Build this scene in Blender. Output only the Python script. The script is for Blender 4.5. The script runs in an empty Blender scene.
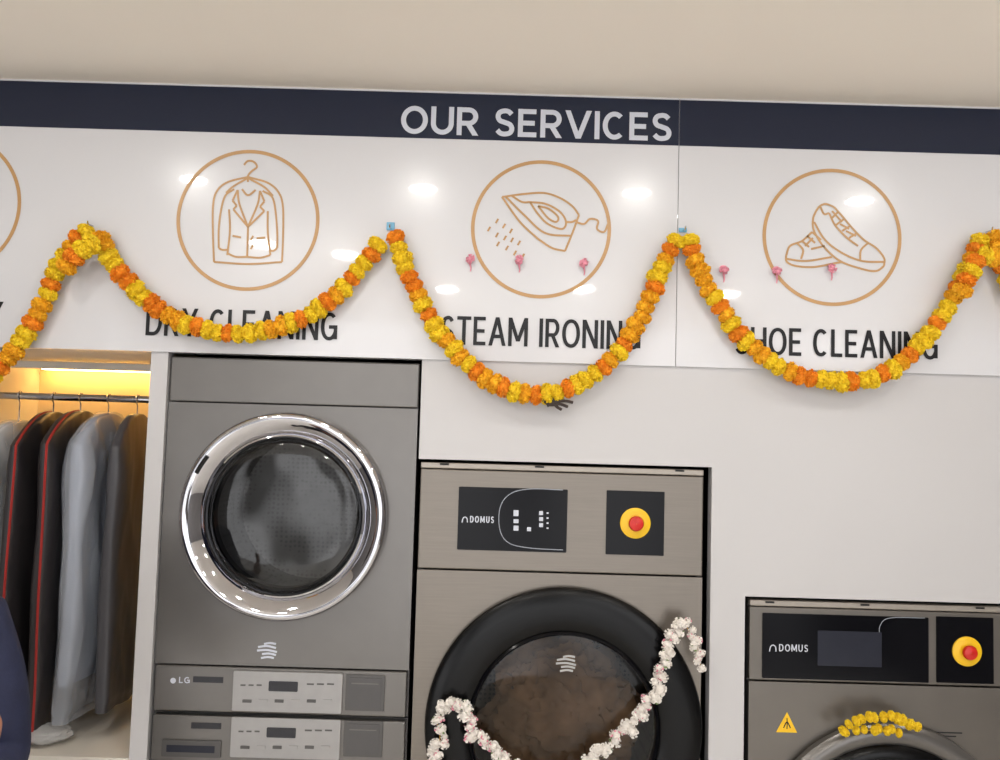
import bpy, math, random, bmesh
from mathutils import Vector, Matrix, noise
random.seed(7)
scene=bpy.context.scene
COL=scene.collection
try:
    scene.view_settings.view_transform='Standard'
    scene.view_settings.look='None'
except Exception: pass
# ---------------------------------------------------------------- camera
F=925.0
CAM=Vector((0,-2.5,1.72))
ROT=Matrix.Rotation(math.radians(94),3,'X')@Matrix.Rotation(math.radians(1.65),3,'Z')
cd=bpy.data.cameras.new('camera'); cam=bpy.data.objects.new('camera',cd); COL.objects.link(cam)
cam.matrix_world=Matrix.Translation(CAM)@ROT.to_4x4()
cd.sensor_width=36; cd.lens=36*F/1000; cd.clip_start=.05
scene.camera=cam
def W(px,py,y=0.0):
    d=ROT@Vector(((px-500)/F,(380-py)/F,-1)); t=(y-CAM.y)/d.y
    return CAM.x+d.x*t, CAM.z+d.z*t
M=2.5/F   # metres per photo pixel on the wall
# ---------------------------------------------------------------- materials
def s2l(c):
    return tuple(((v/255)/12.92 if v/255<=.04045 else ((v/255+.055)/1.055)**2.4) for v in c)+(1,)
def mat(name,rgb,rough=.5,metal=0,emit=None,estr=0,var=.0,scale=30,spec=.5,stretch=None,bump=0,coat=0,crease=False):
    m=bpy.data.materials.new(name); m.use_nodes=True; nt=m.node_tree; b=nt.nodes['Principled BSDF']
    c=s2l(rgb); b.inputs['Base Color'].default_value=c; b.inputs['Roughness'].default_value=rough
    b.inputs['Metallic'].default_value=metal; b.inputs['Specular IOR Level'].default_value=spec
    b.inputs['Coat Weight'].default_value=coat; b.inputs['Coat Roughness'].default_value=.03
    if emit: b.inputs['Emission Color'].default_value=s2l(emit); b.inputs['Emission Strength'].default_value=estr
    if var or bump:
        tc=nt.nodes.new('ShaderNodeTexCoord'); mp=nt.nodes.new('ShaderNodeMapping'); n=nt.nodes.new('ShaderNodeTexNoise')
        n.inputs['Scale'].default_value=scale; n.inputs['Detail'].default_value=4
        if stretch: mp.inputs['Scale'].default_value=stretch
        nt.links.new(tc.outputs['Object'],mp.inputs['Vector']); nt.links.new(mp.outputs['Vector'],n.inputs['Vector'])
        if var:
            r=nt.nodes.new('ShaderNodeValToRGB'); r.color_ramp.elements[0].position=.3; r.color_ramp.elements[1].position=.7
            r.color_ramp.elements[0].color=tuple(v*(1-var) for v in c[:3])+(1,)
            r.color_ramp.elements[1].color=tuple(min(1,v*(1+var)) for v in c[:3])+(1,)
            nt.links.new(n.outputs['Fac'],r.inputs['Fac']); nt.links.new(r.outputs['Color'],b.inputs['Base Color'])
        if bump:
            bp=nt.nodes.new('ShaderNodeBump'); bp.inputs['Strength'].default_value=bump; bp.inputs['Distance'].default_value=.012
            src=n
            if crease:
                src=nt.nodes.new('ShaderNodeTexNoise'); src.noise_type='RIDGED_MULTIFRACTAL'; src.inputs['Scale'].default_value=scale; src.inputs['Detail'].default_value=2; src.inputs['Distortion'].default_value=.6
                nt.links.new(mp.outputs['Vector'],src.inputs['Vector'])
            nt.links.new(src.outputs[0],bp.inputs['Height']); nt.links.new(bp.outputs['Normal'],b.inputs['Normal'])
    return m
def glassmat(name,tint,gl=.03,ior=1.5):
    m=bpy.data.materials.new(name); m.use_nodes=True; nt=m.node_tree; nt.nodes.clear()
    o=nt.nodes.new('ShaderNodeOutputMaterial'); mx=nt.nodes.new('ShaderNodeMixShader')
    t=nt.nodes.new('ShaderNodeBsdfTransparent'); g=nt.nodes.new('ShaderNodeBsdfGlossy'); f=nt.nodes.new('ShaderNodeFresnel')
    t.inputs['Color'].default_value=tint+(1,); g.inputs['Roughness'].default_value=gl; f.inputs['IOR'].default_value=ior
    nt.links.new(f.outputs[0],mx.inputs[0]); nt.links.new(t.outputs[0],mx.inputs[1]); nt.links.new(g.outputs[0],mx.inputs[2])
    nt.links.new(mx.outputs[0],o.inputs[0]); return m
def plasticfilm(name,rgb,alpha,rough=.2):
    m=mat(name,rgb,rough,bump=.55,scale=5,var=.05,crease=True,stretch=(1,1,.35))
    m.node_tree.nodes['Principled BSDF'].inputs['Alpha'].default_value=alpha
    return m
WALL=mat('wall_paint',(199,197,198),.28,var=.015,scale=2)
BOARD=mat('gloss_board',(215,215,219),.22,var=.01,scale=2,spec=.45,coat=.8)
CEIL=mat('ceiling_paint',(255,247,236),.8,var=.01,scale=1.5)
FLOOR=mat('floor_tile',(245,241,234),.2,var=.03,scale=3)
SIDE=mat('side_reflection_grey',(128,125,124),.6,var=.05,scale=2)  # unseen side walls, darkened to put dark reflections into the chrome
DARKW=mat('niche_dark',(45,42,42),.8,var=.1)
NAVY=mat('navy_print',(36,42,60),.15,var=.03,scale=3,spec=.3)
WHITE=mat('white_print',(205,209,220),.4,var=.01)
LOGOW=mat('logo_white',(178,176,174),.4,var=.01)
BLACKT=mat('black_print',(24,24,28),.35,var=.02,spec=.3)
GOLD=mat('gold_print',(190,148,98),.35,var=.05)
STEEL=mat('grey_steel',(114,111,108),.28,.6,var=.03,scale=12)
STEELD=mat('grey_steel_dark',(88,86,85),.34,.5,var=.03,scale=12)
TAUPE=mat('brushed_taupe_steel',(124,117,109),.32,.65,var=.05,scale=8,stretch=(1,1,30))
TAUPEL=mat('pale_steel_edge',(160,152,143),.35,.5,var=.03)
CHROME=mat('chrome',(200,200,205),.04,1,var=.01)
SILVER=mat('silver_panel',(158,156,155),.35,.4,var=.03)
BLACKG=mat('black_gloss',(9,9,14),.12,var=.05,spec=.15)
BLACKR=mat('black_plastic',(13,12,13),.42,var=.1,spec=.3)
BLACKD=mat('black_door_gloss',(7,7,8),.22,var=.1,spec=.22)
SCREEN=mat('screen_grey',(44,46,56),.15,var=.05,spec=.2)
DISP=mat('display_dark',(30,30,37),.2,var=.05)
SLIDER=mat('screen_line',(150,155,165),.4,var=.01)
RED=mat('red_plastic',(205,35,25),.3,var=.03)
YELP=mat('yellow_plastic',(246,196,25),.35,var=.03)
INSET=mat('inset_grey',(84,82,82),.4,.3,var=.03)
GLASS=glassmat('door_glass',(.54,.54,.54))
GLASS2=glassmat('door_glass_smoked',(.56,.51,.46),ior=1.4)
ORANGE=mat('marigold_orange',(252,152,28),.75,var=.15,scale=60)
GOLDF=mat('marigold_gold',(255,186,32),.75,var=.14,scale=60)
YELLOW=mat('marigold_yellow',(255,216,40),.75,var=.12,scale=60)
JASM=mat('tuberose_white',(244,238,231),.7,var=.1,scale=80)
PINK=mat('pink_petal',(228,150,168),.6,var=.12,scale=60)
GREEN=mat('green_leaf',(120,145,90),.6,var=.1,scale=60)
STRING=mat('thread',(190,150,60),.8,var=.1)
BLUE=mat('blue_tape',(110,175,210),.4,var=.05)
CREAM=mat('wardrobe_laminate',(236,214,170),.5,var=.03,scale=3)
CREAMW=mat('wardrobe_white',(228,222,212),.45,var=.02,scale=3)
LED=mat('led_warm',(255,220,150),.5,emit=(255,200,115),estr=17,var=.01)
LAMP=mat('led_lens',(255,255,255),.5,emit=(255,252,246),estr=155,var=.001)
LTRIM=mat('lamp_trim',(235,235,235),.4,var=.02)
def drummat(name,hole,metal):
    D=bpy.data.materials.new(name); D.use_nodes=True
    nt=D.node_tree; b=nt.nodes['Principled BSDF']; b.inputs['Metallic'].default_value=.4; b.inputs['Roughness'].default_value=.45
    tc=nt.nodes.new('ShaderNodeTexCoord'); v=nt.nodes.new('ShaderNodeTexVoronoi'); v.inputs['Scale'].default_value=70; v.inputs['Randomness'].default_value=.3
    r=nt.nodes.new('ShaderNodeValToRGB'); r.color_ramp.elements[0].position=.2; r.color_ramp.elements[0].color=hole
    r.color_ramp.elements[1].position=.4; r.color_ramp.elements[1].color=metal
    n=nt.nodes.new('ShaderNodeTexNoise'); n.inputs['Scale'].default_value=7; r2=nt.nodes.new('ShaderNodeValToRGB')
    r2.color_ramp.elements[0].position=.35; r2.color_ramp.elements[0].color=(.6,.6,.6,1); r2.color_ramp.elements[1].position=.65; r2.color_ramp.elements[1].color=(1,1,1,1)
    mx=nt.nodes.new('ShaderNodeMix'); mx.data_type='RGBA'; mx.blend_type='MULTIPLY'; mx.inputs[0].default_value=1
    nt.links.new(tc.outputs['Object'],v.inputs['Vector']); nt.links.new(tc.outputs['Object'],n.inputs['Vector'])
    nt.links.new(v.outputs['Distance'],r.inputs['Fac']); nt.links.new(n.outputs['Fac'],r2.inputs['Fac'])
    nt.links.new(r.outputs['Color'],mx.inputs[6]); nt.links.new(r2.outputs['Color'],mx.inputs[7]); nt.links.new(mx.outputs[2],b.inputs['Base Color'])
    return D
DRUM=drummat('perforated_drum',(.27,.27,.27,1),(.38,.38,.38,1))
# ---------------------------------------------------------------- geometry helpers
WL={}
class G:
    def __init__(s): s.v=[]; s.f=[]
    def add(s,vs,fs):
        o=len(s.v); s.v+= [tuple(p) for p in vs]; s.f+=[tuple(i+o for i in f) for f in fs]; return s
    def box(s,x0,x1,y0,y1,z0,z1):
        v=[(x,y,z) for x in(x0,x1) for y in(y0,y1) for z in(z0,z1)]
        return s.add(v,[(0,1,3,2),(4,6,7,5),(0,4,5,1),(2,3,7,6),(0,2,6,4),(1,5,7,3)])
    def lathe(s,cx,cz,prof,n=72,cap0=False,cap1=False):
        v=[];f=[]
        for r,y in prof:
            for i in range(n):
                a=2*math.pi*i/n; v.append((cx+r*math.cos(a),y,cz+r*math.sin(a)))
        for k in range(len(prof)-1):
            for i in range(n):
                j=(i+1)%n; f.append((k*n+i,k*n+j,(k+1)*n+j,(k+1)*n+i))
        if cap0: f.append(tuple(range(n)))
        if cap1: f.append(tuple(range((len(prof)-1)*n,len(prof)*n))[::-1])
        return s.add(v,f)
    def tube(s,pts,r,n=8,closed=False):
        pts=[Vector(p) for p in pts]; m=len(pts); v=[];f=[]
        for k,p in enumerate(pts):
            t=(pts[min(k+1,m-1)]-pts[max(k-1,0)])
            if t.length<1e-9: t=Vector((0,0,1))
            t.normalize(); a=t.cross(Vector((.13,1,.21))).normalized(); bb=t.cross(a)
            rr=r[k] if isinstance(r,(list,tuple)) else r
            for i in range(n):
                an=2*math.pi*i/n; v.append(p+a*rr*math.cos(an)+bb*rr*math.sin(an))
        for k in range(m-1):
            for i in range(n):
                j=(i+1)%n; f.append((k*n+i,k*n+j,(k+1)*n+j,(k+1)*n+i))
        f.append(tuple(range(n))); f.append(tuple(range((m-1)*n,m*n)))
        return s.add(v,f)
    def ribbon(s,pts,w,y,closed=False):
        P=[Vector((p[0],p[1])) for p in pts]; m=len(P); v=[];f=[]
        for k in range(m):
            if closed: a,c=P[k-1],P[(k+1)%m]
            else: a,c=P[max(k-1,0)],P[min(k+1,m-1)]
            t=(c-a); t=t.normalized() if t.length>1e-9 else Vector((1,0))
            n=Vector((-t.y,t.x))*w/2
            v+=[(P[k].x+n.x,y,P[k].y+n.y),(P[k].x-n.x,y,P[k].y-n.y)]
        for k in range(m if closed else m-1):
            j=(k+1)%m; f.append((2*k,2*k+1,2*j+1,2*j))
        return s.add(v,f)
    def plate(s,poly,y0,y1):
        n=len(poly); v=[(x,y0,z) for x,z in poly]+[(x,y1,z) for x,z in poly]
        f=[tuple(range(n)),tuple(range(n,2*n))[::-1]]+[(i,(i+1)%n,n+(i+1)%n,n+i) for i in range(n)]
        return s.add(v,f)
    def rrect(s,x0,x1,z0,z1,r,y0,y1,seg=6):
        pts=[]
        for cx,cz,a0 in((x1-r,z1-r,0),(x0+r,z1-r,90),(x0+r,z0+r,180),(x1-r,z0+r,270)):
            for i in range(seg+1):
                a=math.radians(a0+90*i/seg); pts.append((cx+r*math.cos(a),cz+r*math.sin(a)))
        return s.plate(pts,y0,y1)
    def holed(s,x0,x1,z0,z1,cx,cz,r,y0,y1,n=96):
        ang=[2*math.pi*i/n for i in range(n)]+[math.atan2(z-cz,x-cx)%(2*math.pi) for x in(x0,x1) for z in(z0,z1)]
        ang=sorted(set(ang)); n=len(ang); v=[]
        for y in(y0,y1):
            for a in ang:
                c,sn=math.cos(a),math.sin(a); v.append((cx+r*c,y,cz+r*sn))
            for a in ang:
                c,sn=math.cos(a),math.sin(a); t=1e9
                if c>1e-9:t=min(t,(x1-cx)/c)
                if c<-1e-9:t=min(t,(x0-cx)/c)
                if sn>1e-9:t=min(t,(z1-cz)/sn)
                if sn<-1e-9:t=min(t,(z0-cz)/sn)
                v.append((cx+t*c,y,cz+t*sn))
        f=[]
        for i in range(n):
            j=(i+1)%n
            f+=[(i,j,n+j,n+i),(2*n+j,2*n+i,3*n+i,3*n+j),(j,i,2*n+i,2*n+j),(n+i,n+j,3*n+j,3*n+i)]
        return s.add(v,f)
def place(o,c,parent):
    WL[o.name]=Vector(c)
    if parent is not None:
        o.parent=parent; o.location=Vector(c)-WL[parent.name]
    else: o.location=c
    COL.objects.link(o)
def tag(o,label=None,cat=None,kind=None,group=None):
    if label:o['label']=label
    if cat:o['category']=cat
    if kind:o['kind']=kind
    if group:o['group']=group
def mk(name,g,m,parent=None,smooth=False,bevel=0,label=None,cat=None,kind=None,group=None,base=False):
    xs=[p[0] for p in g.v]; ys=[p[1] for p in g.v]; zs=[p[2] for p in g.v]
    c=Vector(((min(xs)+max(xs))/2,(min(ys)+max(ys))/2,(min(zs) if base else (min(zs)+max(zs))/2)))
    me=bpy.data.meshes.new(name); me.from_pydata([tuple(Vector(p)-c) for p in g.v],[],g.f); me.update()
    bm=bmesh.new(); bm.from_mesh(me); bmesh.ops.recalc_face_normals(bm,faces=bm.faces); bm.to_mesh(me); bm.free()
    if smooth:
        for p in me.polygons: p.use_smooth=True
        try: me.set_sharp_from_angle(angle=math.radians(40))
        except Exception: pass
    me.materials.append(m)
    o=bpy.data.objects.new(name,me); place(o,c,parent)
    if bevel:
        bv=o.modifiers.new('bevel','BEVEL'); bv.width=bevel; bv.segments=3; bv.limit_method='ANGLE'
    tag(o,label,cat,kind,group); return o
def empty(name,loc,label,cat,group=None):
    o=bpy.data.objects.new(name,None); o.empty_display_size=.1; place(o,Vector(loc),None); tag(o,label,cat,None,group); return o
def catmull(pts,step):
    P=[Vector(p) for p in pts]; P=[2*P[0]-P[1]]+P+[2*P[-1]-P[-2]]; out=[]
    for i in range(1,len(P)-2):
        p0,p1,p2,p3=P[i-1:i+3]
        for k in range(20):
            t=k/20; out.append(.5*((2*p1)+(p2-p0)*t+(2*p0-5*p1+4*p2-p3)*t*t+(3*p1-p0-3*p2+p3)*t**3))
    out.append(P[-2]); res=[out[0]]; acc=0
    for a,c in zip(out,out[1:]):
        d=(c-a).length
        while acc+d>=step:
            a=a+(c-a)*((step-acc)/d); d=(c-a).length; res.append(a.copy()); acc=0
        acc+=d
    return res
# ---- stroke lettering (geometric sans)
def arc(cx,cy,rx,ry,a0,a1,n=20,p=2.0):
    o=[]
    for i in range(n+1):
        a=math.radians(a0+(a1-a0)*i/n); c,s_=math.cos(a),math.sin(a)
        o.append((cx+rx*math.copysign(abs(c)**(2/p),c),cy+ry*math.copysign(abs(s_)**(2/p),s_)))
    return o
def glyph(ch,p):
    g={
    'O':[('C',arc(.5,.5,.5,.5,0,360,48,p))],
    'C':[('C',arc(.5,.5,.5,.5,48,312,40,p))],
    'G':[('C',arc(.5,.5,.5,.5,48,335,40,p)),('L',[(.97,.06),(.97,.48)]),('L',[(.6,.48),(.97,.48)])],
    'S':[('S',[(.93,.86),(.74,.97),(.48,1),(.16,.93),(.05,.75),(.18,.58),(.5,.5),(.84,.41),(.97,.24),(.85,.06),(.5,0),(.22,.04),(.02,.16)])],
    'U':[('C',[(0,1.0)]+arc(.5,.38,.5,.38,180,360,24,p)+[(1,1.0)])],
    'R':[('L',[(0,0),(0,1)]),('C',[(0,1)]+arc(.55,.71,.42,.29,90,-90,20)+[(0,.42)]),('D',(.5,.42,.98,0))],
    'D':[('L',[(0,0),(0,1)]),('C',[(0,1)]+arc(.42,.5,.58,.5,90,-90,30,p)+[(0,0)])],
    'E':[('L',[(0,0),(0,1)]),('L',[(0,1),(.92,1)]),('L',[(0,.5),(.82,.5)]),('L',[(0,0),(.95,0)])],
    'L':[('L',[(0,0),(0,1)]),('L',[(0,0),(.95,0)])],
    'T':[('L',[(.5,0),(.5,1)]),('L',[(0,1),(1,1)])],
    'I':[('L',[(.5,0),(.5,1)])],
    'H':[('L',[(0,0),(0,1)]),('L',[(1,0),(1,1)]),('L',[(0,.5),(1,.5)])],
    'N':[('L',[(0,0),(0,1)]),('L',[(1,0),(1,1)]),('D',(0,1,1,0))],
    'M':[('L',[(0,0),(0,1)]),('L',[(1,0),(1,1)]),('D',(0,1,.5,.12)),('D',(1,1,.5,.12))],
    'V':[('D',(0,1,.5,0)),('D',(1,1,.5,0))],
    'Y':[('D',(0,1,.5,.42)),('D',(1,1,.5,.42)),('L',[(.5,0),(.5,.45)])],
    'A':[('D',(0,0,.5,1)),('D',(1,0,.5,1)),('L',[(.25,.3),(.75,.3)])],
    }
    return g[ch]
def stroketext(body,x0,x1,z0,z1,y,m,parent,t,p=2.0,gap=.13,name='lettering',space=.42):
    h=z1-z0
    wt={'O':1.14,'C':1.0,'G':1.05,'U':.97,'M':1.25,'N':1.0,'H':1.0,'V':1.12,'A':1.1,'S':.86,'E':.82,'L':.75,'T':.9,'R':.92,'D':1.0,'Y':1.0,' ':space,'I':0}
    units=sum(wt[c] for c in body); ni=body.count('I'); gaps=len(body)-1
    gp=gap*h; u=((x1-x0)-gp*gaps-ni*t)/units
    G_=G(); x=x0; k=0
    for c in body+'|':
        if c in ' |':
            if G_.v: mk(name,G_,m,parent); G_=G()
            if c==' ': x+=wt[c]*u+gp
            continue
        w=t if c=='I' else wt[c]*u
        iw=max(w-t,0); ih=h-t
        def tp(q): return (x+t/2+q[0]*iw, z0+t/2+q[1]*ih)
        for kd,d in glyph(c,p):
            k=(k+1)%4; yy=y-.00025*k
            if kd=='L':
                a,b=Vector(tp(d[0])),Vector(tp(d[1])); e=(b-a).normalized()*t/2
                G_.ribbon([a-e,b+e],t,yy)
            elif kd=='C':
                q=[tp(s_) for s_ in d]
                if c=='O': G_.ribbon(q[:-1],t,yy,True)
                elif c=='U': G_.ribbon([(q[0][0],z1)]+q[1:-1]+[(q[-1][0],z1)],t,yy)
                else: G_.ribbon(q,t,yy)
            elif kd=='S':
                q=[Vector(tp(s_)+(0,)) for s_ in d]; q=[(v.x,v.y) for v in catmull(q,h/40)]+[(q[-1].x,q[-1].y)]
                G_.ribbon(q,t,yy)
            else:
                a=Vector(tp((d[0],d[1]))); b=Vector(tp((d[2],d[3])))
                if d[1]==1:a.y=z1
                if d[1]==0:a.y=z0
                if d[3]==1:b.y=z1
                if d[3]==0:b.y=z0
                dl=(b-a); hw=t*.5*dl.length/abs(dl.y); hw=min(hw,t*.95)
                G_.add([(a.x-hw,yy,a.y),(a.x+hw,yy,a.y),(b.x+hw,yy,b.y),(b.x-hw,yy,b.y)],[(0,1,2,3)])
        x+=w+gp
# ---------------------------------------------------------------- room shell
ZC=W(500,94)[1]; Z1=W(545,363)[1]
xa=W(-85,420)[0]; xb=W(151,360)[0]; xc=W(168,360)[0]; xd=W(422,365)[0]
xe=W(712,470)[0]; xf=W(745,600)[0]; xg=W(1012,612)[0]
Z2=W(566,463)[1]; Z3=W(872,600)[1]
T=.045
g=G(); L=3.2
g.box(-L,L,0,T,Z1,ZC)
g.box(-L,xa,0,T,0,Z1); g.box(xb,xc,0,T,0,Z1); g.box(xd,xe,0,T,Z2,Z1)
g.box(xe,xf,0,T,0,Z1); g.box(xf,xg,0,T,Z3,Z1); g.box(xg,L,0,T,0,Z1)
mk('wall_back',g,WALL,kind='structure')
mk('rear_light_stop',G().box(-L,L,.95,1.0,0,ZC),DARKW,kind='structure')  # unseen backing added to stop world light leaking through the machine gaps
mk('wall_left',G().box(-L-.05,-L,-5,1,0,ZC),SIDE,kind='structure')
mk('wall_right',G().box(L,L+.05,-5,1,0,ZC),SIDE,kind='structure')
mk('floor',G().box(-L-.05,L+.05,-5,1,-.05,0),FLOOR,kind='structure')
mk('ceiling',G().box(-L-.05,L+.05,-5,1,ZC,ZC+.05),CEIL,kind='structure')
# ---------------------------------------------------------------- downlights
for (px,py) in [(195,183),(423,192),(636,196),(858,204),(263,245),(346,256),(447,290),(583,290),(728,295),(1085,215)]:
    d=ROT@Vector(((px-500)/F,(380-py)/F,-1)); t=(ZC-.02-CAM.z)/d.z
    p=CAM+d*t; lx,ly=p.x,-p.y
    if ly<-4.7: ly=-4.7
    near=ly>-1.6
    R=.048 if near else .062
    e=empty('ceiling_downlight',(lx,ly,ZC-.03),'round white LED downlight fixed to the ceiling','ceiling light','LED downlights')
    def ring(prof):
        gg=G(); gg.lathe(0,0,prof,32,True,True); gg.v=[(lx+v[0],ly+v[2],v[1]) for v in gg.v]; return gg
    mk('trim_ring',ring([(R+.012,ZC),(R+.012,ZC-.01),(R,ZC-.012)]),LTRIM,e)
    dd=.006 if near else .02
    mk('lens',ring([(R,ZC-.012),(R,ZC-.012-dd*.5),(R*.7,ZC-.012-dd*.9),(R*.3,ZC-.012-dd)]),LAMP,e)
# ---------------------------------------------------------------- sign boards
YB=-.008; xs=W(677,235)[0]
def board(x0,x1,label):
    return mk('sign_board',G().box(x0,x1,YB,0,Z1,ZC),BOARD,None,bevel=.0008,label=label,cat='sign board')
b1=board(W(-160,200)[0],xs-.0008,'glossy white services board with navy header and gold icons')
b2=board(xs+.0008,W(1160,240)[0],'glossy white services board showing sneakers icon')
zb0=W(500,141.5)[1]; zb1=W(500,96)[1]
mk('header_band',G().box(W(-160,200)[0],xs-.001,YB-.001,YB,zb0,zb1),NAVY,b1)
mk('header_band',G().box(xs+.001,W(1160,240)[0],YB-.001,YB,zb0,zb1),NAVY,b2)
YP=YB-.0015
def wtext(body,px0,px1,pyt,pyb,parent,m,t,p=2.0,gap=.13):
    xm=(px0+px1)/2
    stroketext(body,W(px0,(pyt+pyb)/2,YP)[0],W(px1,(pyt+pyb)/2,YP)[0],W(xm,pyb,YP)[1],W(xm,pyt,YP)[1],YP-.0006,m,parent,t,p,gap)
wtext('OUR SERVICES',401,672,109.5,137.5,b1,WHITE,.0136,2.0,.11)
wtext('LAUNDRY',-122,3,300,324,b1,BLACKT,.0098,2.15,.085)
wtext('DRY CLEANING',146,338,310,338,b1,BLACKT,.0098,2.15,.085)
wtext('STEAM IRONING',441,641,318.5,347,b1,BLACKT,.0098,2.15,.085)
wtext('SHOE CLEANING',735,938,329.5,357,b2,BLACKT,.0098,2.15,.085)
def emblem(cx,cy,rpx,parent,lines,dots=()):
    X,Z=W(cx,cy,YP); r=rpx*M
    g=G().ribbon([(X+r*math.cos(2*math.pi*i/96),Z+r*math.sin(2*math.pi*i/96)) for i in range(96)],.0098,YP,True)
    e=mk('emblem_ring',g,GOLD,parent)
    if not lines: return
    g=G()
    for i,ln in enumerate(lines):
        pts=[W(x,y,YP) for x,y in ln]
        if len(pts)>2: 
            pp=[(p.x,p.y) for p in catmull([Vector((a,c,0)) for a,c in pts],.004)]+[pts[-1]]
        else: pp=pts
        g.ribbon(pp,.0056,YP-.0003-.0001*(i%5))
    for x,y in dots:
        g.ribbon([W(x+1.3,y-2.2,YP),W(x-1.3,y+2.2,YP)],.0052,YP-.0006)
    mk('icon',g,GOLD,e)
emblem(-52,204,72,b1,[])
jk=[[(232,183),(222,190),(217,205),(214,228),(214,250)],[(214,250),(218,252),(224,252)],
 [(226,206),(227,230),(224,258)],[(265,185),(276,192),(280,208),(282,232),(282,250)],[(282,250),(278,253),(274,253)],
 [(271,208),(271,232),(274,258)],[(224,256),(234,260),(247,260)],[(247,260),(262,261),(274,258)],
 [(236,184),(238,200),(248,226)],[(262,185),(259,201),(248,226)],[(248,226),(247,260)],
 [(236,184),(230,196)],[(230,196),(235,202)],[(235,202),(231,206)],[(231,206),(248,226)],[(262,185),(267,197)],[(267,197),(262,203)],[(262,203),(267,208)],[(267,208),(248,226)],
 [(241,183),(248,190),(257,184)],[(230,236),(240,238)],[(258,239),(268,238)]]
jk=[[(248+(a-248)*.86,190+(c-184)*.88) for a,c in l_] for l_ in jk]
emblem(248,220,70.5,b1,jk+[
 [(248,182),(248,176),(252,171),(257,167),(254,162),(248,161),(244,165)],
 [(248,178),(234,186),(226,193)],[(248,178),(264,187),(273,196)],
 [(214,262),(213,236),(213,206),(217,191),(228,182),(248,177)],[(248,177),(268,183),(279,193),(283,208),(283,238),(282,262)],[(214,262),(248,264),(282,262)]],[(252,238),(252,247)])
emblem(541,229,69,b1,[
 [(502,197),(524,194),(544,193),(560,198),(572,206),(579,215)],[(579,215),(572,234),(565,251)],
 [(565,251),(552,248),(538,239)],[(538,239),(520,222),(502,197)],[(506,197),(524,215),(545,233),(572,236)],
 [(530,202),(546,204),(560,212),(566,222),(562,229),(548,224),(538,214),(530,202)],
 [(538,206),(549,209),(558,217),(556,222),(548,218),(538,206)],
 [(512,196),(522,202),(530,202)],[(566,222),(572,222),(576,220)],
 [(576,222),(584,224),(590,219),(598,221),(597,229),(604,232),(608,224)]],
 [(497,221),(504,226),(511,231),(489,229),(497,235),(505,238),(512,240),(519,243),(507,248),(498,244),(515,253),(523,256)])
emblem(832,237,68.5,b2,[
 [(816,211),(820,206),(826,204),(834,207)],[(834,207),(842,216),(853,229),(864,240),(876,248),(884,258),(884,266)],
 [(884,266),(876,271),(862,269),(840,261),(824,247),(814,231),(813,219),(816,211)],
 [(814,222),(825,240),(842,253),(862,261),(884,262)],[(868,243),(861,250),(860,260)],
 [(829,213),(835,225),(846,237),(858,246)],[(820,206),(824,214),(829,213)],
 [(838,212),(832,218)],[(844,219),(836,225)],[(850,226),(842,231)],[(857,233),(849,238)],
 [(832,211),(842,222)],[(840,224),(849,229)],[(846,231),(856,236)],
 [(786,256),(790,246),(802,241),(812,232)],[(786,256),(787,262),(796,266),(814,267),(836,263),(842,262)],
 [(787,259),(806,261),(832,257)],[(797,243),(803,250),(801,259)],
 [(802,241),(809,247)],[(807,236),(815,243)],[(812,232),(821,240)],[(805,246),(813,238)],[(811,249),(825,246)]])
# ---------------------------------------------------------------- marigolds
def flower_mesh(name,m,R,n,seed,flat=.8,wid=.34,core=.84):
    rnd=random.Random(seed); V=[];Fc=[]
    nu,nv=12,8
    for i in range(nv+1):
        for j in range(nu):
            th=math.pi*i/nv; ph=2*math.pi*j/nu; V.append((R*core*math.sin(th)*math.cos(ph),R*core*math.sin(th)*math.sin(ph),R*core*flat*math.cos(th)))
    for i in range(nv):
        for j in range(nu): k=(j+1)%nu; Fc.append((i*nu+j,i*nu+k,(i+1)*nu+k,(i+1)*nu+j))
    for i in range(n):
        z=1-2*(i+.5)/n; ph=i*2.39996+rnd.uniform(-.2,.2); rr=math.sqrt(1-z*z)
        d=Vector((rr*math.cos(ph),rr*math.sin(ph),z)); a=d.orthogonal().normalized()
        a=(Matrix.Rotation(rnd.uniform(0,6.28),3,d)@a); c=d.cross(a)
        sc=R*rnd.uniform(.94,1.06); w=R*wid*rnd.uniform(.8,1.2); lean=c*R*rnd.uniform(.05,.24)
        P=[d*R*.7-a*w*.5,d*R*.7+a*w*.5,d*sc*.93+a*w+lean*.4,d*sc*.93-a*w+lean*.4,d*sc*1.0+a*w*.75+lean,d*sc*1.04+a*w*.05+lean*.7,d*sc*1.0-a*w*.75+lean]
        o=len(V); V+=[(p.x,p.y,p.z*flat) for p in P]
        Fc+=[(o,o+1,o+2,o+3),(o+3,o+2,o+4,o+5),(o+3,o+5,o+6)]
    me=bpy.data.meshes.new(name); me.from_pydata(V,[],Fc); me.update(); me.materials.append(m); return me
RM=.0264
def fm(n,m,s): return flower_mesh(n,m,RM,170,s,.72,.18,.80)
OM=[fm('marigold_orange',ORANGE,s) for s in range(2)]+[fm('marigold_gold',GOLDF,5)]
YM=[fm('marigold_yellow',YELLOW,s+9) for s in range(3)]+[fm('marigold_gold',GOLDF,6)]
YM2=YM[:3]
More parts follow.
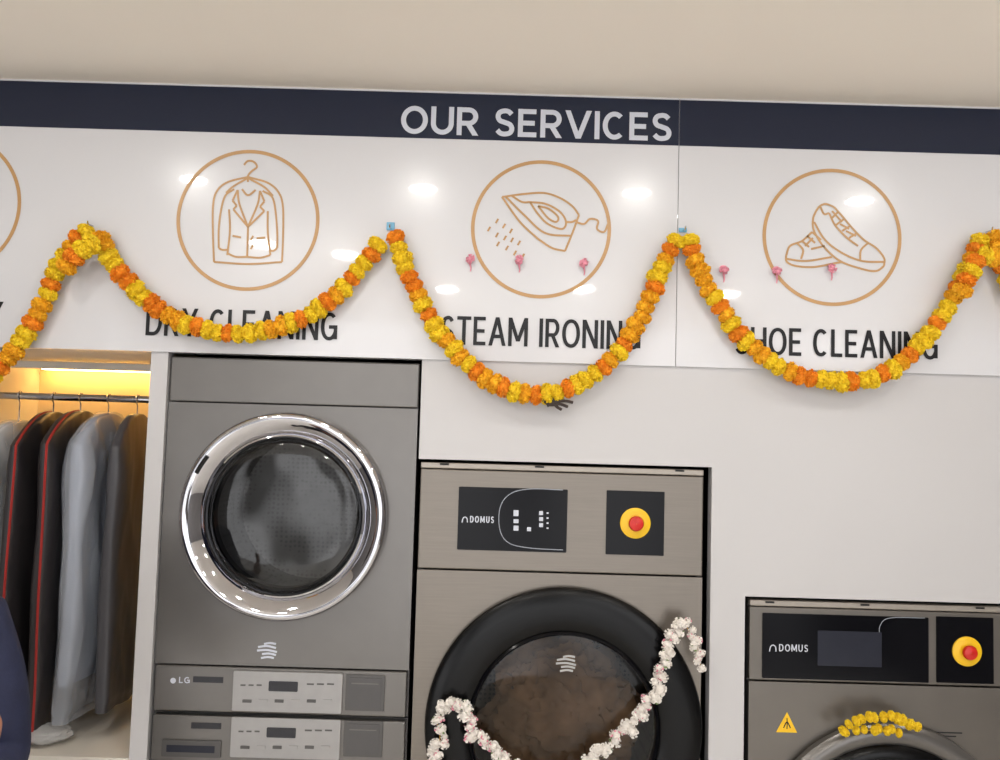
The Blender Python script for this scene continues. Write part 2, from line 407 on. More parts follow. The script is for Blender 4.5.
def strand(name,px,y,label,group,step=.0285,meshes=None,jit=.003,sc=(.92,1.1),fn='marigold',phase=0):
    P=[]
    for a,c in px:
        X,Z=W(a,c,y); P.append(Vector((X,y,Z)))
    pts=catmull(P,step)
    e=empty(name,pts[0],label,'flower garland',group)
    mk('thread',G().tube(pts,.0015,5),STRING,e)
    k=phase; left=1
    for i,p in enumerate(pts):
        if meshes is None:
            if left==0: k^=1; left=random.choice((1,2,2,3)) if k else random.choice((1,1,2))
            left-=1; me=random.choice(YM if k else OM)
        else: me=random.choice(meshes)
        o=bpy.data.objects.new(fn,me)
        t=(pts[min(i+1,len(pts)-1)]-pts[max(i-1,0)]).normalized()
        q=t.to_track_quat('Z','Y').to_matrix()@Matrix.Rotation(random.uniform(0,6.28),3,'Z')@Matrix.Rotation(random.uniform(-.3,.3),3,'X')
        o.rotation_euler=q.to_euler(); s=random.uniform(*sc); o.scale=(s,s,s)
        j=Vector((random.uniform(-jit,jit),random.uniform(-jit,0),random.uniform(-jit,jit)))
        place(o,p+j,e)
    return e
YG=-.045
LB='yellow and orange marigold garland swagged across the white board'
sw=[[(-20,392),(0,368),(18,346),(36,318),(50,290),(60,264),(74,244),(90,229)],
 [(100,238),(112,260),(130,284),(150,303),(174,319),(205,329),(240,334),(275,328),(305,317),(330,300),(350,280),(366,260),(384,238)],
 [(395,238),(404,262),(415,290),(431,320),(447,342),(468,364),(490,381),(515,391),(545,394),(572,387),(598,371),(620,350),(640,320),(653,290),(663,264),(677,239)],
 [(689,240),(698,268),(712,295),(730,322),(750,345),(775,365),(805,377),(840,382),(870,379),(900,363),(925,338),(945,310),(960,284),(970,262),(980,239)]]
for i,s in enumerate(sw): strand('marigold_garland',s,YG,LB,'marigold swags',phase=i%2)
strand('marigold_garland',[(993,238),(1003,262),(1012,290),(1026,320),(1046,345)],YG,LB,'marigold swags',phase=0)
strand('marigold_garland',[(68,266),(80,252),(92,244)],YG-.045,'short loose marigold cluster at the garland pin','marigold clusters',phase=1,step=.028)
strand('marigold_garland',[(962,290),(972,268),(986,256),(1004,262)],YG-.048,'short loose marigold cluster at the garland pin','marigold clusters',phase=1,step=.028)
for i,(a,c) in enumerate([(93,226),(391,229),(683,231),(986,232)]):
    X,Z=W(a,c,YB); e=empty('garland_hook',(X,YB,Z),'small taped hook holding the marigold garland','hook','garland hooks')
    if i in(1,2): mk('tape',G().box(X-.012,X+.010,YB-.004,YB,Z-.004,Z+(.018 if i==1 else .008)),BLUE,e,bevel=.001)
    mk('pin',G().tube([(X,YB,Z),(X,YB-.03,Z-.002),(X,YB-.035,Z+.006)],.002,6),CHROME,e)
DKT=mat('dark_twine',(62,52,48),.8,var=.2)
e=empty('twine_knot',(W(556,404,YG-.01)[0],YG-.01,W(556,404,YG-.01)[1]),'dark twine knot tied under the marigold garland','twine knot')
g=G()
for pl in ([(543,400),(550,405),(559,404),(568,407)],[(547,406),(556,402),(565,401),(575,403)],[(552,398),(556,406),(562,410)]):
    pp=[Vector((W(a,c,YG-.01)[0],YG-.012,W(a,c,YG-.01)[1])) for a,c in pl]; g.tube(catmull(pp,.006),.004,6)
mk('knot',g,DKT,e,smooth=True)
PK=flower_mesh('rosebud',PINK,.014,26,3,.9,.5,.7)
for (a,c) in [(470,259),(519,260),(584,263),(724,270),(777,271),(832,268)]:
    X,Z=W(a,c,YB-.014); e=empty('pink_rosebud',(X,YB-.014,Z),'small pink rosebud stuck on the glossy board','flower','pink rosebuds')
    o=bpy.data.objects.new('blossom',PK); o.rotation_euler=(1.5,random.uniform(0,6),0); o.scale=(.95,.8,.95); place(o,Vector((X,YB-.015,Z)),e)
    mk('stem',G().tube([(X,YB-.012,Z-.01),(X+.003,YB-.006,Z-.024),(X+.002,YB-.004,Z-.032)],[.003,.002,.0015],6),PINK,e)
# ---------------------------------------------------------------- machines
YF=.012
def shell(x0,x1,y0,y1,z0,z1):
    g=G(); t=.012
    g.box(x0,x1,y1-t,y1,z0,z1); g.box(x0,x0+t,y0,y1-t,z0,z1); g.box(x1-t,x1,y0,y1-t,z0,z1)
    g.box(x0+t,x1-t,y0,y1-t,z0,z0+t); g.box(x0+t,x1-t,y0,y1-t,z1-t,z1); return g
def P_(px,py): return W(px,py,YF)
def R_(parent,name,x0,y0,x1,y1,d0,d1,m,r=.003,label=None,bev=0):
    xm,ym=(x0+x1)/2,(y0+y1)/2
    a=P_(x0,ym)[0]; c=P_(x1,ym)[0]; zt=P_(xm,y0)[1]; zb=P_(xm,y1)[1]
    g=G(); g.rrect(a,c,zb,zt,min(r,(c-a)*.45,(zt-zb)*.45),YF-d1,YF-d0)
    return mk(name,g,m,parent,bevel=bev,label=label)
def onp(px,py,d): return W(px,py,YF-d)
def words(parent,body,x0p,x1p,ycen,h,d,m=WHITE,t=.0028,name='brand_lettering'):
    a=onp(x0p,ycen,d)[0]; c=onp(x1p,ycen,d)[0]; z=onp((x0p+x1p)/2,ycen,d)[1]
    stroketext(body,a,c,z-h/2*M,z+h/2*M,YF-d,m,parent,t,2.2,.2,name)
def line(parent,name,pts,w,d,m,closed=False):
    q=[onp(a,c,d) for a,c in pts]; q=[(p.x,p.y) for p in catmull([Vector((a,c,0)) for a,c in q],.003)]+[q[-1]]
    mk(name,G().ribbon(q,w,YF-d,closed),m,parent)
x0=P_(170,380)[0]; x1=P_(419,380)[0]
zt=P_(295,360)[1]; zm=P_(282,715)[1]; zseam=P_(293,405)[1]; zcp=P_(284,667)[1]
def cpanel(parent,dx,dy,zb,ztp):
    mk('control_panel',G().box(x0+.004,x1-.004,YF-.006,YF+.02,zb+.004,ztp-.003),STEEL,parent,bevel=.004,label='grey control fascia')
    s=R_(parent,'button_panel',234+dx,671+dy,343+dx,711+dy,.006,.014,SILVER,.004,'silver control panel',.001)
    R_(s,'display',270+dx,680+dy,299+dx,690+dy,.014,.0155,DISP)
    for k in range(6):
        R_(s,'button',244+dx+k*16,698+dy,253+dx+k*16,701+dy,.014,.016,SILVER if k%2 else STEELD,.001)
    for k in range(3):
        R_(s,'indicator_label',242+dx+k*8,683+dy,247+dx+k*8,684.5+dy,.014,.015,STEELD,.0005)
        R_(s,'indicator_label',308+dx+k*10,682+dy,315+dx+k*10,683.5+dy,.014,.015,STEELD,.0005)
    R_(parent,'coin_plate',346+dx,674+dy,385+dx,710+dy,.006,.010,STEELD,.003,'dark square cover plate',.001)
    c=R_(parent,'coin_plate_inset',349+dx,677+dy,382+dx,707+dy,.010,.0115,INSET,.003)
    R_(c,'slot',352+dx,682+dy,379+dx,683.2+dy,.0115,.0122,STEEL,.0003)
    R_(parent,'nameplate',194+dx,676+dy,224+dx,682+dy,.006,.0075,DISP,.001)
def logo(parent,px,py,s,y,name='logo_mark',m=WHITE):
    g=G()
    for i,ln in enumerate([[(-3,-7),(3,-8),(9,-7)],[(-9,-4),(0,-5),(9,-3)],[(-10,-.5),(0,-1),(10,1)],[(-5,3),(2,2.5),(9,4)],[(-6,7),(1,6),(7,7)]]):
        pts=[W(px+a*s,py+c*s,y) for a,c in ln]
        pts=[(p.x,p.y) for p in catmull([Vector((a,c,0)) for a,c in pts],.003)]+[pts[-1]]
        g.ribbon(pts,.0054*s,y-.0001*i)
    mk(name,g,m,parent)
cx=(x0+x1)/2
dry=empty('tumble_dryer',(cx,YF+.35,zm),'grey steel tumble dryer with chrome porthole stacked on a washer','tumble dryer')
mk('body',shell(x0,x1,YF+.02,.74,zm,zt),STEELD,dry)
mk('top_panel',G().box(x0,x1,YF,YF+.02,zseam+.0015,zt),STEEL,dry,bevel=.004)
dcx,dcz=P_(286,515)
mk('front_panel',G().holed(x0,x1,zcp+.001,zseam-.001,dcx,dcz,.215,YF,YF+.02),STEEL,dry,smooth=True)
cpanel(dry,0,0,zm,zcp)
words(dry,'LG',179,190,680,6,.0068,t=.003)
mk('brand_mark',G().lathe(P_(174,680)[0],P_(174,680)[1],[(.0075,YF-.0068),(.0001,YF-.0069)],24),WHITE,dry)
logo(dry,267,651,1.0,YF-.0006)
def door(parent,cx,cz,prof,mring,glassR,gy,mglass,bulge,ringname='door'):
    d=mk(ringname,G().lathe(cx,cz,prof,128),mring,parent,smooth=True)
    n=8; pr=[(glassR*math.cos(math.pi/2*k/n)+1e-4,gy-bulge*math.sin(math.pi/2*k/n)) for k in range(n+1)]
    g=G().lathe(cx,cz,pr,64); mk('glass',g,mglass,d,smooth=True); return d
RP=[(.266,YF),(.272,YF-.012),(.2755,YF-.028),(.2745,YF-.042),(.270,YF-.050),(.264,YF-.053),(.256,YF-.052),(.246,YF-.047),(.234,YF-.038),(.224,YF-.028),(.2185,YF-.022),(.216,YF-.028),(.2115,YF-.030),(.207,YF-.022),(.205,YF+.015),(.266,YF)]
d=door(dry,dcx,dcz,RP,CHROME,.206,YF-.012,GLASS,.016)
mk('gasket',G().lathe(dcx,dcz,[(.2055,YF-.010),(.200,YF-.014),(.193,YF-.006),(.193,YF+.03),(.2045,YF+.03)],96),BLACKR,d,smooth=True)
pts=[(dcx+.254*math.cos(math.radians(a)),YF-.052,dcz+.254*math.sin(math.radians(a))) for a in range(143,158,3)]
mk('handle',G().tube(pts,.006,8),BLACKR,d,smooth=True,label='black grip on chrome ring')
mk('drum',G().lathe(dcx,dcz,[(.205,YF+.03),(.212,YF+.05),(.24,YF+.10),(.24,YF+.34),(.22,YF+.37),(.12,YF+.385),(.0005,YF+.39)],64),DRUM,dry,smooth=True)
wsh=empty('washing_machine',(cx,YF+.35,0),'grey steel washing machine standing under the stacked dryer','washing machine')
zt2=zm-.004
mk('body',shell(x0,x1,YF+.02,.74,0,zt2),STEELD,wsh)
zcp2=zt2-(zcp-zm)
cpanel(wsh,-2,46,zcp2,zt2)
R_(wsh,'detergent_drawer',163,739,222,756,.006,.012,STEELD,.003,'detergent drawer front',.001)
R_(wsh,'nameplate',168,744,216,751,.012,.0125,SCREEN,.001)
wz=.5
mk('front_panel',G().holed(x0,x1,.06,zcp2-.001,dcx,wz,.215,YF,YF+.02),STEEL,wsh,smooth=True)
mk('plinth',G().box(x0,x1,YF+.01,YF+.03,0,.058),STEELD,wsh,bevel=.003)
door(wsh,dcx,wz,RP,CHROME,.206,YF-.02,GLASS,.012)
mk('drum',G().lathe(dcx,wz,[(.205,YF+.03),(.24,YF+.10),(.24,YF+.42),(.0005,YF+.46)],64),DRUM,wsh,smooth=True)
# ---- emergency stop
def estop(parent,px0,py0,px1,py1,bx,by,r):
    s=R_(parent,'emergency_stop',px0,py0,px1,py1,0,.003,BLACKG,.002,'black plate with emergency stop')
    X,Z=P_(bx,by)
    y=YF-.003
    mk('collar',G().lathe(X,Z,[(r,y),(r,y-.004),(r*.9,y-.006),(.001,y-.006)],48),YELP,s,smooth=True)
    mk('push_button',G().lathe(X,Z,[(r*.34,y-.006),(r*.34,y-.014),(r*.48,y-.015),(r*.50,y-.020),(r*.44,y-.025),(r*.25,y-.027),(.001,y-.028)],40),RED,s,smooth=True)
# ---- large washer
wx0=P_(419,520)[0]; wx1=P_(703,520)[0]; wzt=P_(566,466)[1]
wzs0=P_(560,573)[1]; wm=(wx0+wx1)/2
w2=empty('washing_machine',(wm,.4,0),'large taupe steel industrial washer with wide black round door','washing machine')
mk('body',shell(wx0,wx1,YF+.02,.9,0,wzt-.002),STEELD,w2)
mk('top_trim',G().box(wx0,wx1,YF-.003,YF+.03,wzt-.016,wzt),TAUPEL,w2,bevel=.003)
for a in (440,535,675):
    R_(w2,'vent_slot',a,466.5+(a-560)*.028,a+9,468.5+(a-560)*.028,.003,.0036,BLACKR,.0005)
mk('upper_panel',G().box(wx0,wx1,YF,YF+.02,wzs0+.0025,wzt-.018),TAUPE,w2,bevel=.003)
c2x,c2z=P_(563,726)
mk('lower_panel',G().holed(wx0,wx1,.08,wzs0-.0015,c2x,c2z,.27,YF,YF+.02),TAUPE,w2,smooth=True)
mk('plinth',G().box(wx0,wx1,YF+.01,YF+.03,0,.078),BLACKR,w2,bevel=.003)
s=R_(w2,'control_display',458,488,567,551,0,.004,BLACKG,.003,'black glass control display')
line(s,'screen_outline',[(563,490),(530,489),(510,494),(500,508),(500,530),(509,543),(530,548),(563,550)],.0022,.0045,SLIDER)
for (a,c,w_,h_) in [(516,513,5,6),(516,521,5,4),(516,528,5,5),(529,529,4,4),(541,513,4,4),(541,519,4,4),(541,525,4,4)]:
    R_(s,'icon',a-w_/2,c-h_/2,a+w_/2,c+h_/2,.004,.0046,WHITE,.001)
for c in (513,518,523,528): R_(s,'indicator',546.5,c-.8,548.5,c+.8,.004,.0046,WHITE,.0004)
words(s,'DOMUS',470,494,519.5,6.5,.0046)
line(s,'brand_mark',[(462,522.5),(463,518.5),(465,517),(467,518.5),(467.5,522.5)],.0028,.0046,WHITE)
estop(w2,606,491,664,555,635,523,.041)
y=YF
d2=door(w2,c2x,c2z,[(.345,y),(.362,y-.006),(.366,y-.018),(.362,y-.028),(.350,y-.033),(.32,y-.035),(.28,y-.034),(.258,y-.032),(.250,y-.026),(.246,y+.015),(.345,y)],BLACKD,.247,y-.022,GLASS2,.003)
DRUM2=drummat('washer_drum',(.04,.036,.032,1),(.16,.14,.12,1))
mk('drum',G().lathe(c2x,c2z,[(.245,y+.03),(.27,y+.06),(.27,y+.5),(.0005,y+.52)],64),DRUM2,w2,smooth=True)
logo(d2,566,664,1.0,YF-.0265,m=LOGOW)
mk('glass_rim',G().lathe(c2x,c2z,[(.252,y-.030),(.247,y-.034),(.242,y-.030),(.240,y-.018)],96),BLACKG,d2,smooth=True)
def blob(cx,cy,cz,rx,ry,rz,seed,nu=56,nv=36,amp=.22,fr=5.5):
    g=G();v=[];f=[]
    for i in range(nv+1):
        th=math.pi*i/nv
        for j in range(nu):
            ph=2*math.pi*j/nu; dd=Vector((math.sin(th)*math.cos(ph),math.sin(th)*math.sin(ph),math.cos(th)))
            n_=noise.noise(dd*2.2+Vector((seed,0,0)))+.5*(1-abs(noise.noise(dd*fr+Vector((0,seed,0))))*2)
            s_=1+amp*n_; v.append((cx+rx*dd.x*s_,cy+ry*dd.y*s_,cz+rz*dd.z*s_))
    for i in range(nv):
        for j in range(nu): k2=(j+1)%nu; f.append((i*nu+j,i*nu+k2,(i+1)*nu+k2,(i+1)*nu+j))
    return g.add(v,f)
CLOTH=mat('brown_grey_cloth',(150,128,106),.9,var=.45,scale=9,bump=1.0,crease=True)
mk('laundry_pile',blob(c2x+.0,y+.13,c2z-.01,.19,.085,.185,3,120,80,.28,6.5),CLOTH,None,smooth=True,label='crumpled brown-grey wet laundry inside the washer drum',cat='laundry')
# ---- small washer
sx0=P_(749,680)[0]; sx1=P_(1005,680)[0]; szt=P_(872,603)[1]; szs=P_(874,684)[1]; sm=(sx0+sx1)/2
w3=empty('washing_machine',(sm,.4,0),'compact taupe steel industrial washer with warning triangle sticker','washing machine')
mk('body',shell(sx0,sx1,YF+.02,.85,0,szt-.002),STEELD,w3)
mk('top_trim',G().box(sx0,sx1,YF-.003,YF+.03,szt-.016,szt),TAUPEL,w3,bevel=.003)
for a in (765,860,975):
    R_(w3,'vent_slot',a,604+(a-872)*.028,a+9,606+(a-872)*.028,.003,.0036,BLACKR,.0005)
STEEL3=mat('taupe_steel_small',(112,107,101),.3,.6,var=.04,scale=10)
mk('upper_panel',G().box(sx0,sx1,YF,YF+.02,szs+.002,szt-.018),STEEL3,w3,bevel=.003)
c3x,c3z=P_(886,850)
mk('lower_panel',G().holed(sx0,sx1,.08,szs-.002,c3x,c3z,.25,YF,YF+.02),STEEL3,w3,smooth=True)
mk('plinth',G().box(sx0,sx1,YF+.01,YF+.03,0,.078),BLACKR,w3,bevel=.003)
s=R_(w3,'control_display',762,615,928,680,0,.004,BLACKG,.003,'black glass control display')
R_(s,'screen',817,631,881,666,.004,.005,SCREEN,.002)
line(s,'screen_outline',[(925,618),(890,618),(880,626),(880,640)],.0018,.0045,SLIDER)
words(s,'DOMUS',779,808,648,7,.0046)
line(s,'brand_mark',[(769.5,651.5),(770.5,647),(773,645),(775.5,647),(776,651.5)],.003,.0046,WHITE)
estop(w3,936,617,993,683,966,651,.039)
door(w3,c3x,c3z,[(.325,y),(.335,y-.012),(.333,y-.03),(.32,y-.042),(.30,y-.045),(.285,y-.036),(.28,y-.03)],STEEL,.21,y-.018,GLASS2,.01)
mk('door_frame',G().lathe(c3x,c3z,[(.282,y-.03),(.27,y-.04),(.24,y-.045),(.22,y-.035),(.21,y-.02),(.21,y+.015)],96),BLACKD,w3,smooth=True)
mk('drum',G().lathe(c3x,c3z,[(.21,y+.03),(.24,y+.06),(.24,y+.5),(.0005,y+.52)],64),DRUM2,w3,smooth=True)
tri=[P_(776,732),P_(797,732.6),P_(787,712)]
st=mk('warning_sticker',G().plate(tri,YF-.0012,YF),YELP,w3,label='yellow warning triangle')
line(st,'hand_mark',[(783.5,728),(787,722),(790.5,728)],.003,.0018,BLACKT)
line(st,'hand_mark',[(787,729),(787.2,724),(787,718)],.0025,.0018,BLACKT)
for k2 in range(3): R_(w3,'rating_text',932,732+k2*3.5,962-k2*6,733.2+k2*3.5,0,.0008,BLACKT,.0003)
strand('marigold_garland',[(844,729),(856,722),(872,717),(888,716),(904,720),(918,728)],YF-.066,'short yellow marigold string over the washer door','marigold on washer',step=.018,meshes=YM2,sc=(.46,.58),jit=.005)
strand('marigold_garland',[(858,732),(872,730),(888,729),(903,732)],YF-.066,'short yellow marigold string over the washer door','marigold on washer',step=.018,meshes=YM2,sc=(.42,.54),jit=.006)
# ---- white flower garland on large washer door
JM=[flower_mesh('tuberose',JASM,.0145,30,20+s,.85,.30,.66) for s in range(3)]
def spot(me,m2,fr):
    me.materials.append(m2)
    for p in me.polygons:
        if p.index>96 and ((p.index//3)*7919)%100<fr: p.material_index=1
spot(JM[0],PINK,22); spot(JM[1],GREEN,6)
yj=YF-.062
strand('tuberose_garland',[(446,702),(437,718),(440,738),(434,756),(438,776)],yj,'end loop of white tuberose garland on the washer door','white flower garlands',step=.0075,meshes=JM,jit=.014,sc=(.65,1.05),fn='tuberose')
strand('tuberose_garland',[(450,702),(461,706),(469,722),(480,740),(499,755),(520,768),(545,775),(568,772),(590,760),(612,742),(632,722),(650,697),(661,668),(668,642),(679,622)],yj,'white tuberose garland with pink tips draped across the washer door','white flower garlands',step=.0095,meshes=JM,jit=.013,sc=(.85,1.25),fn='tuberose')
strand('tuberose_garland',[(683,622),(691,634),(697,648),(700,665)],yj,'short hanging tail of white tuberose garland','white flower garlands',step=.008,meshes=JM,jit=.010,sc=(.65,1.0),fn='tuberose')
# ---------------------------------------------------------------- wardrobe
ZF=W(80,733,.2)[1]
wd=empty('wardrobe',((xa+xb)/2,.3,0),'built-in open wardrobe with warm lit cream interior','wardrobe')
yb=.66
ZW=Z1
mk('back_panel',G().box(xa-.02,xb+.02,yb,yb+.02,0,ZW+.02),CREAM,wd)
mk('side_panel',G().box(xa-.02,xa,T+.002,yb,0,ZW+.02),CREAMW,wd)
mk('side_panel',G().box(xb,xb+.016,T+.002,yb,0,ZW+.02),CREAM,wd)
mk('top_panel',G().box(xa,xb,T+.002,yb,ZW+.0,ZW+.02),CREAMW,wd)
mk('base_shelf',G().box(xa,xb,.004,yb,ZF-.03,ZF),CREAMW,wd,bevel=.002)
mk('drawer_front',G().box(xa+.002,xb-.002,.004,.022,.08,ZF-.034),CREAMW,wd,bevel=.002)
mk('plinth',G().box(xa,xb,.03,.05,0,.078),CREAMW,wd)
YR=.33
zr=W(90,398,YR)[1]
mk('hanging_rod',G().tube([(xa,YR,zr),(xb,YR,zr)],.011,16),CHROME,wd,smooth=True)
mk('cross_rail',G().box(xa,xb,.34,.36,ZW-.03,ZW-.008),CREAMW,wd,bevel=.002)
led=empty('led_strip_light',((xa+xb)/2,.60,ZW-.02),'warm glowing LED strip under the wardrobe top','LED strip')
mk('channel',G().box(xa+.02,xb-.02,.60,.64,ZW-.008,ZW),LTRIM,led)
mk('diffuser',G().box(xa+.03,xb-.03,.605,.635,ZW-.016,ZW-.008),LED,led,bevel=.002)
BAGD=mat('charcoal_fabric',(46,43,45),.34,var=.1,scale=4,bump=.35,stretch=(1,1,.3),crease=True)
BAGG=mat('grey_fabric',(70,69,73),.4,var=.08,scale=4,bump=.35,stretch=(1,1,.3),crease=True)
BAGW=mat('white_cloth',(228,226,222),.6,var=.05,scale=8,bump=.3)
BAGB=mat('bluegrey_suit',(140,147,163),.42,var=.12,scale=4,bump=.3,stretch=(1,1,.3),crease=True)
FILMC=plasticfilm('clear_cover_film',(222,228,240),.32,.12)
PIPE=mat('red_piping',(165,38,32),.5,var=.05)
def gmesh(X,zt_,zb_,hw,th,ang,seed,sh,wr,wave=1.0,cre=.10):
    n=120; K=100; v=[];f=[]; yc=YR
    ca,sa=math.cos(ang),math.sin(ang); edge=[]
    def tf(lx,ly,z): return (X+lx*sa+ly*ca, yc+lx*ca-ly*sa, z)
    for k_ in range(K+1):
        u=k_/K; s_=(zt_-zb_)*u**1.15; z=zt_-s_
        a=.03+(hw-.03)*min(1,s_/sh)**.5; bb=th*(.45+.55*min(1,s_/.16))
        if u>.97: bb*=.85
        wob=.008*math.sin(u*4+seed)*u*wave
        ek=1+.02*noise.noise(Vector((seed,z*4,0)))*wave
        for j in range(n):
            t=2*math.pi*j/n; c,sn=math.cos(t),math.sin(t)
            lx=a*math.copysign(abs(c)**.75,c)
            cr=1-abs(noise.noise(Vector((lx*9+z*2.5,seed,z*2.2-lx*2))))*3.4
            cr2=1-abs(noise.noise(Vector((lx*20-z*3,seed+3,z*4))))*3.4
            fold=1+wr*(.10*math.sin(24*lx+seed*2+u*2)+.16*noise.noise(Vector((lx*10,seed,z*1.6)))+cre*cr+cre*.5*cr2)
            ly=bb*math.copysign(abs(sn)**.55,sn)*fold+.006*noise.noise(Vector((lx*5+seed,z*3,1)))+wob
            v.append(tf(lx*ek,ly,z+.014*noise.noise(Vector((lx*8,seed,0)))*u))
        edge.append(Vector(tf(-a*ek-.001,wob+.006,z)))
    for k_ in range(K):
        for j in range(n): j2=(j+1)%n; f.append((k_*n+j,k_*n+j2,(k_+1)*n+j2,(k_+1)*n+j))
    f.append(tuple(range(n))); f.append(tuple(range(K*n,K*n+n)))
    return G().add(v,f),edge
def garment(name,label,cat,px,top,bot,hw,th,ang,m,seed,pipe=False,sh=.10,wr=1.0,film=0):
    X=W(px,400,YR)[0]; zt_=W(px,top,YR)[1]; zb_=W(px,bot,YR)[1]
    e=empty(name,(X,YR,zt_),label,cat,'hanging garments')
    gm,edge=gmesh(X,zt_,zb_,hw,th,ang,seed,sh,wr)
    mk('cover' if not film else 'suit',gm,m,e,smooth=True)
    if film:
        g2,_=gmesh(X,zt_+.006,zb_-film,hw*1.06,th*1.32,ang,seed+.4,sh,wr*1.1,1.0,.14)
        mk('plastic_cover',g2,FILMC,e,smooth=True,label='clear plastic cover')
    if pipe: mk('piping',G().tube(edge,.0036,6),PIPE,e,smooth=True,label='red edge piping')
    g=G(); g.tube([(X,YR,zt_-.01),(X,YR,zr-.02),(X,YR-.012,zr-.005),(X,YR-.014,zr+.006),(X,YR-.006,zr+.0135),(X,YR+.006,zr+.0135),(X,YR+.013,zr+.004)],.002,8)
    mk('hanger',g,CHROME,e,smooth=True)
A=math.radians
garment('garment','white garment in clear plastic on a hanger','garment',20,422,560,.22,.030,A(-2),BAGW,1.3,film=.12)
garment('garment_bag','charcoal garment bag with red piping on the rod','garment bag',54,412,714,.265,.033,A(-5),BAGD,2.1,True)
garment('garment_bag','charcoal garment bag with red piping beside the clear cover','garment bag',81,411,716,.265,.033,A(-6),BAGD,4.4,True)
garment('garment','blue-grey suit in shiny clear cover','garment',109,414,668,.235,.034,A(-5),BAGB,6.2,False,film=.10)
garment('garment_bag','grey fabric garment bag beside the wardrobe post','garment bag',138,414,694,.205,.030,A(-6),BAGG,8.9)
FILM=plasticfilm('clear_bag_plastic',(225,225,225),.6)
a,c=W(45,752,.12)
mk('plastic_bag',blob(a,.11,ZF+.025,.07,.06,.024,5,amp=.12),FILM,None,smooth=True,label='crumpled clear plastic bag on the wardrobe base',cat='plastic bag')
# ---------------------------------------------------------------- person
SKIN=mat('skin',(176,124,100),.55,var=.05,scale=20)
SHIRT=mat('navy_shirt',(38,43,72),.8,var=.1,scale=40,bump=.2)
TROU=mat('dark_trousers',(48,46,50),.85,var=.08,scale=40)
HAIR=mat('black_hair',(22,19,18),.6,var=.2,scale=60)
SHOE=mat('shoe_black',(25,24,25),.4,var=.1)
EYE=mat('eye_white',(235,232,228),.2,var=.01)
BX,BY=-1.208,-.60
def skin(name,nodes,edges,m,parent,sub=2,root=0):
    ns=list(nodes.keys()); V=[Vector((BX,BY,0))+Vector(nodes[k][0]) for k in ns]
    me=bpy.data.meshes.new(name); c=V[root]
    me.from_pydata([tuple(p-c) for p in V],[(ns.index(a),ns.index(b_)) for a,b_ in edges],[]); me.update()
    o=bpy.data.objects.new(name,me); place(o,c,parent)
    sk=o.modifiers.new('skin','SKIN'); sk.use_smooth_shade=True
    if not me.skin_vertices: return o
    for i,k_ in enumerate(ns):
        r_=nodes[k_][1]; me.skin_vertices[0].data[i].radius=(r_,r_)
        me.skin_vertices[0].data[i].use_root=(i==root)
    sb=o.modifiers.new('sub','SUBSURF'); sb.levels=sub; sb.render_levels=sub
    bpy.context.view_layer.update()
    ev=o.evaluated_get(bpy.context.evaluated_depsgraph_get()); nm=bpy.data.meshes.new_from_object(ev)
    o.modifiers.clear(); o.data=nm; nm.materials.clear(); nm.materials.append(m)
    for p in nm.polygons: p.use_smooth=True; p.material_index=0
    return o
person=empty('person',(BX,BY,0),'person in navy shirt with one hand raised near the wardrobe','person')
N={'pelvis':((0,0,.86),.12),'waist':((0,0,1.0),.105),'chest':((0,0,1.18),.125),'up':((0,0,1.33),.095),'neck':((0,0,1.405),.05),'neck2':((0,-.005,1.45),.048),
 'head':((0,-.015,1.52),.078),'crown':((0,-.01,1.59),.07)}
E=[('pelvis','waist'),('waist','chest'),('chest','up'),('up','neck'),('neck','neck2'),('neck2','head'),('head','crown')]
AR={1:[(.165,0,1.33),(.205,.01,1.19),(.225,.02,1.06),(.255,-.10,1.05),(.290,-.20,1.08)],-1:[(-.17,0,1.33),(-.21,0,1.17),(-.235,.01,1.04),(-.235,-.03,.91),(-.235,-.06,.79)]}
for sd,nm in((1,'a'),(-1,'b')):
    pr='up'
    for i,(p,r_) in enumerate(zip(AR[sd],(.052,.045,.038,.034,.026))):
        N[nm+str(i)]=(p,r_); E.append((pr,nm+str(i))); pr=nm+str(i)
    base=Vector(AR[sd][-1]); dr=Vector((.20,-.15,1)).normalized() if sd==1 else Vector((0,-.1,-1)).normalized()
    sidev=Vector((0,1,0)) if sd==-1 else Vector((.2,.95,0)).normalized()
    palm=base+dr*.055; N[nm+'palm']=(tuple(palm),.026); E.append((pr,nm+'palm'))
    for fi,(off,ln) in enumerate(((-.03,.065),(-.010,.075),(.010,.070),(.030,.055))):
        f0=palm+dr*.035+sidev*off; f1=f0+dr*ln*.5; f2=f1+(dr*.8+Vector((-.5*sd,0,0))).normalized()*ln*.5
        for q,pp in enumerate((f0,f1,f2)):
            N[f'{nm}f{fi}{q}']=(tuple(pp),(.0095,.0088,.0072)[q])
        E+=[(nm+'palm',f'{nm}f{fi}0'),(f'{nm}f{fi}0',f'{nm}f{fi}1'),(f'{nm}f{fi}1',f'{nm}f{fi}2')]
    t0=palm-sidev*.035-dr*.01; t1=t0-sidev*.018+dr*.03
    N[nm+'t0']=(tuple(t0),.011); N[nm+'t1']=(tuple(t1),.009); E+=[(nm+'palm',nm+'t0'),(nm+'t0',nm+'t1')]
    for i,(p,r_) in enumerate((((.095*sd,0,.78),.085),((.1*sd,-.01,.46),.055),((.1*sd,.01,.25),.05),((.1*sd,.02,.08),.036),((.105*sd,-.08,.035),.03),((.105*sd,-.13,.03),.024))):
        N[f'{nm}l{i}']=(p,r_); E.append(('pelvis' if i==0 else f'{nm}l{i-1}',f'{nm}l{i}'))
skin('body',N,E,SKIN,person)
S={'h':((0,0,.84),.135),'w':((0,0,1.0),.125),'c':((0,0,1.18),.145),'u':((0,0,1.33),.105),'n':((0,0,1.39),.062)}
SE=[('h','w'),('w','c'),('c','u'),('u','n')]
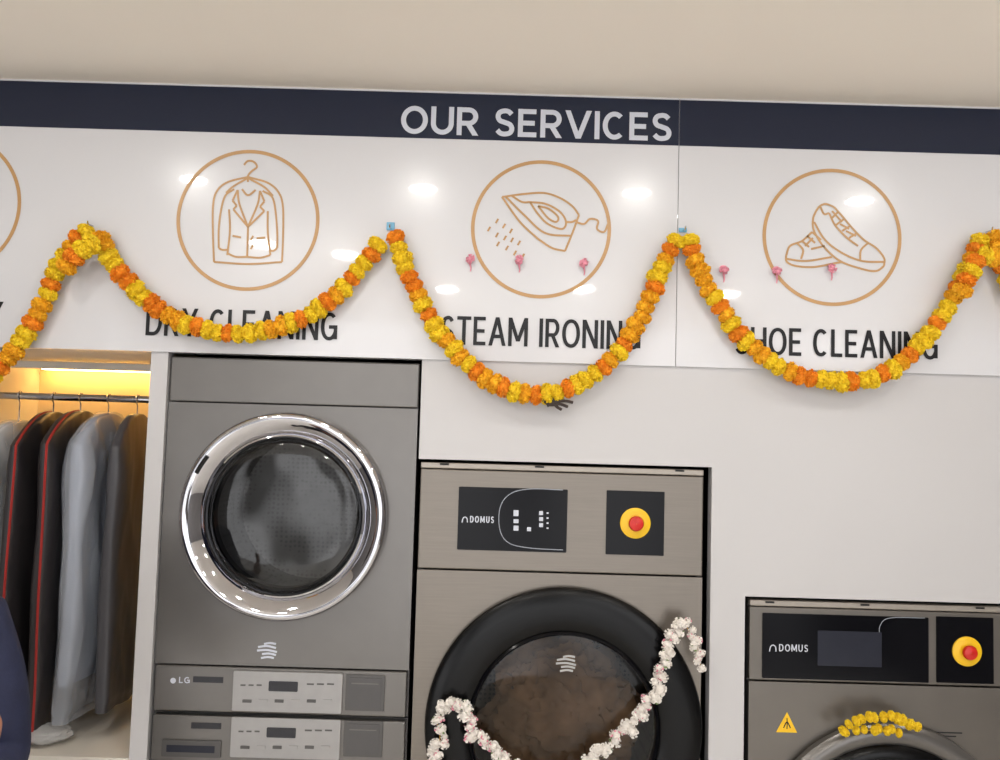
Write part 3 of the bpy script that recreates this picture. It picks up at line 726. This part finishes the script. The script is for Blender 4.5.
for sd,nm in((1,'a'),(-1,'b')):
    pr='u'
    for i,(p,r_) in enumerate(zip(AR[sd][:4 if sd==-1 else 5],(.076,.069,.058,.050,.042))):
        pp=Vector(p)
        if sd==1 and i==4: pp=Vector(AR[1][3]).lerp(pp,.7)
        S[nm+str(i)]=(tuple(pp),r_); SE.append((pr,nm+str(i))); pr=nm+str(i)
skin('shirt',S,SE,SHIRT,person)
TT={'p':((0,0,.86),.132)}; TE=[]
for sd,nm in((1,'a'),(-1,'b')):
    for i,(p,r_) in enumerate((((.095*sd,0,.77),.098),((.1*sd,-.01,.46),.072),((.1*sd,.01,.25),.065),((.1*sd,.02,.09),.06))):
        TT[f'{nm}{i}']=(p,r_); TE.append(('p' if i==0 else f'{nm}{i-1}',f'{nm}{i}'))
skin('trousers',TT,TE,TROU,person)
HZ=.03
for sd in(1,-1):
    g=blob(BX+.103*sd,BY-.05,.042,.048,.135,.042,1,24,16,amp=.0); mk('shoe',g,SHOE,person,smooth=True)
g=blob(BX,BY+.012,1.535+HZ,.092,.098,.088,2,40,28,amp=.04); g.v=[(x,yv if not (yv<BY-.06 and z<1.56+HZ) else BY-.06,z) for x,yv,z in g.v]
mk('hair',g,HAIR,person,smooth=True)
for sd in(1,-1):
    mk('eye',blob(BX+.03*sd,BY-.085,1.50+HZ,.011,.008,.008,1,16,10,amp=0),EYE,person,smooth=True)
    mk('ear',blob(BX+.083*sd,BY-.005,1.495+HZ,.01,.02,.03,1,16,10,amp=0),SKIN,person,smooth=True)
mk('nose',blob(BX,BY-.098,1.475+HZ,.013,.018,.022,1,16,10,amp=0),SKIN,person,smooth=True)
mk('mouth',blob(BX,BY-.086,1.445+HZ,.024,.008,.007,1,16,10,amp=0),mat('lips',(150,80,75),.5,var=.05),person,smooth=True)
# ---------------------------------------------------------------- world: fill light, made-up bright and dark patches for varied chrome reflections
w=bpy.data.worlds.new('world'); scene.world=w; w.use_nodes=True
nt=w.node_tree; bg=nt.nodes['Background']
tc=nt.nodes.new('ShaderNodeTexCoord'); mp=nt.nodes.new('ShaderNodeMapping'); mp.inputs['Scale'].default_value=(2.2,2.2,1.2)
n=nt.nodes.new('ShaderNodeTexNoise'); n.inputs['Scale'].default_value=2.6; n.inputs['Detail'].default_value=1
r=nt.nodes.new('ShaderNodeValToRGB'); r.color_ramp.elements[0].position=.42; r.color_ramp.elements[0].color=(.04,.035,.03,1)
r.color_ramp.elements[1].position=.56; r.color_ramp.elements[1].color=(.98,.98,1,1)
nt.links.new(tc.outputs['Generated'],mp.inputs['Vector']); nt.links.new(mp.outputs['Vector'],n.inputs['Vector'])
nt.links.new(n.outputs['Fac'],r.inputs['Fac']); nt.links.new(r.outputs['Color'],bg.inputs[0]); bg.inputs[1].default_value=3.0
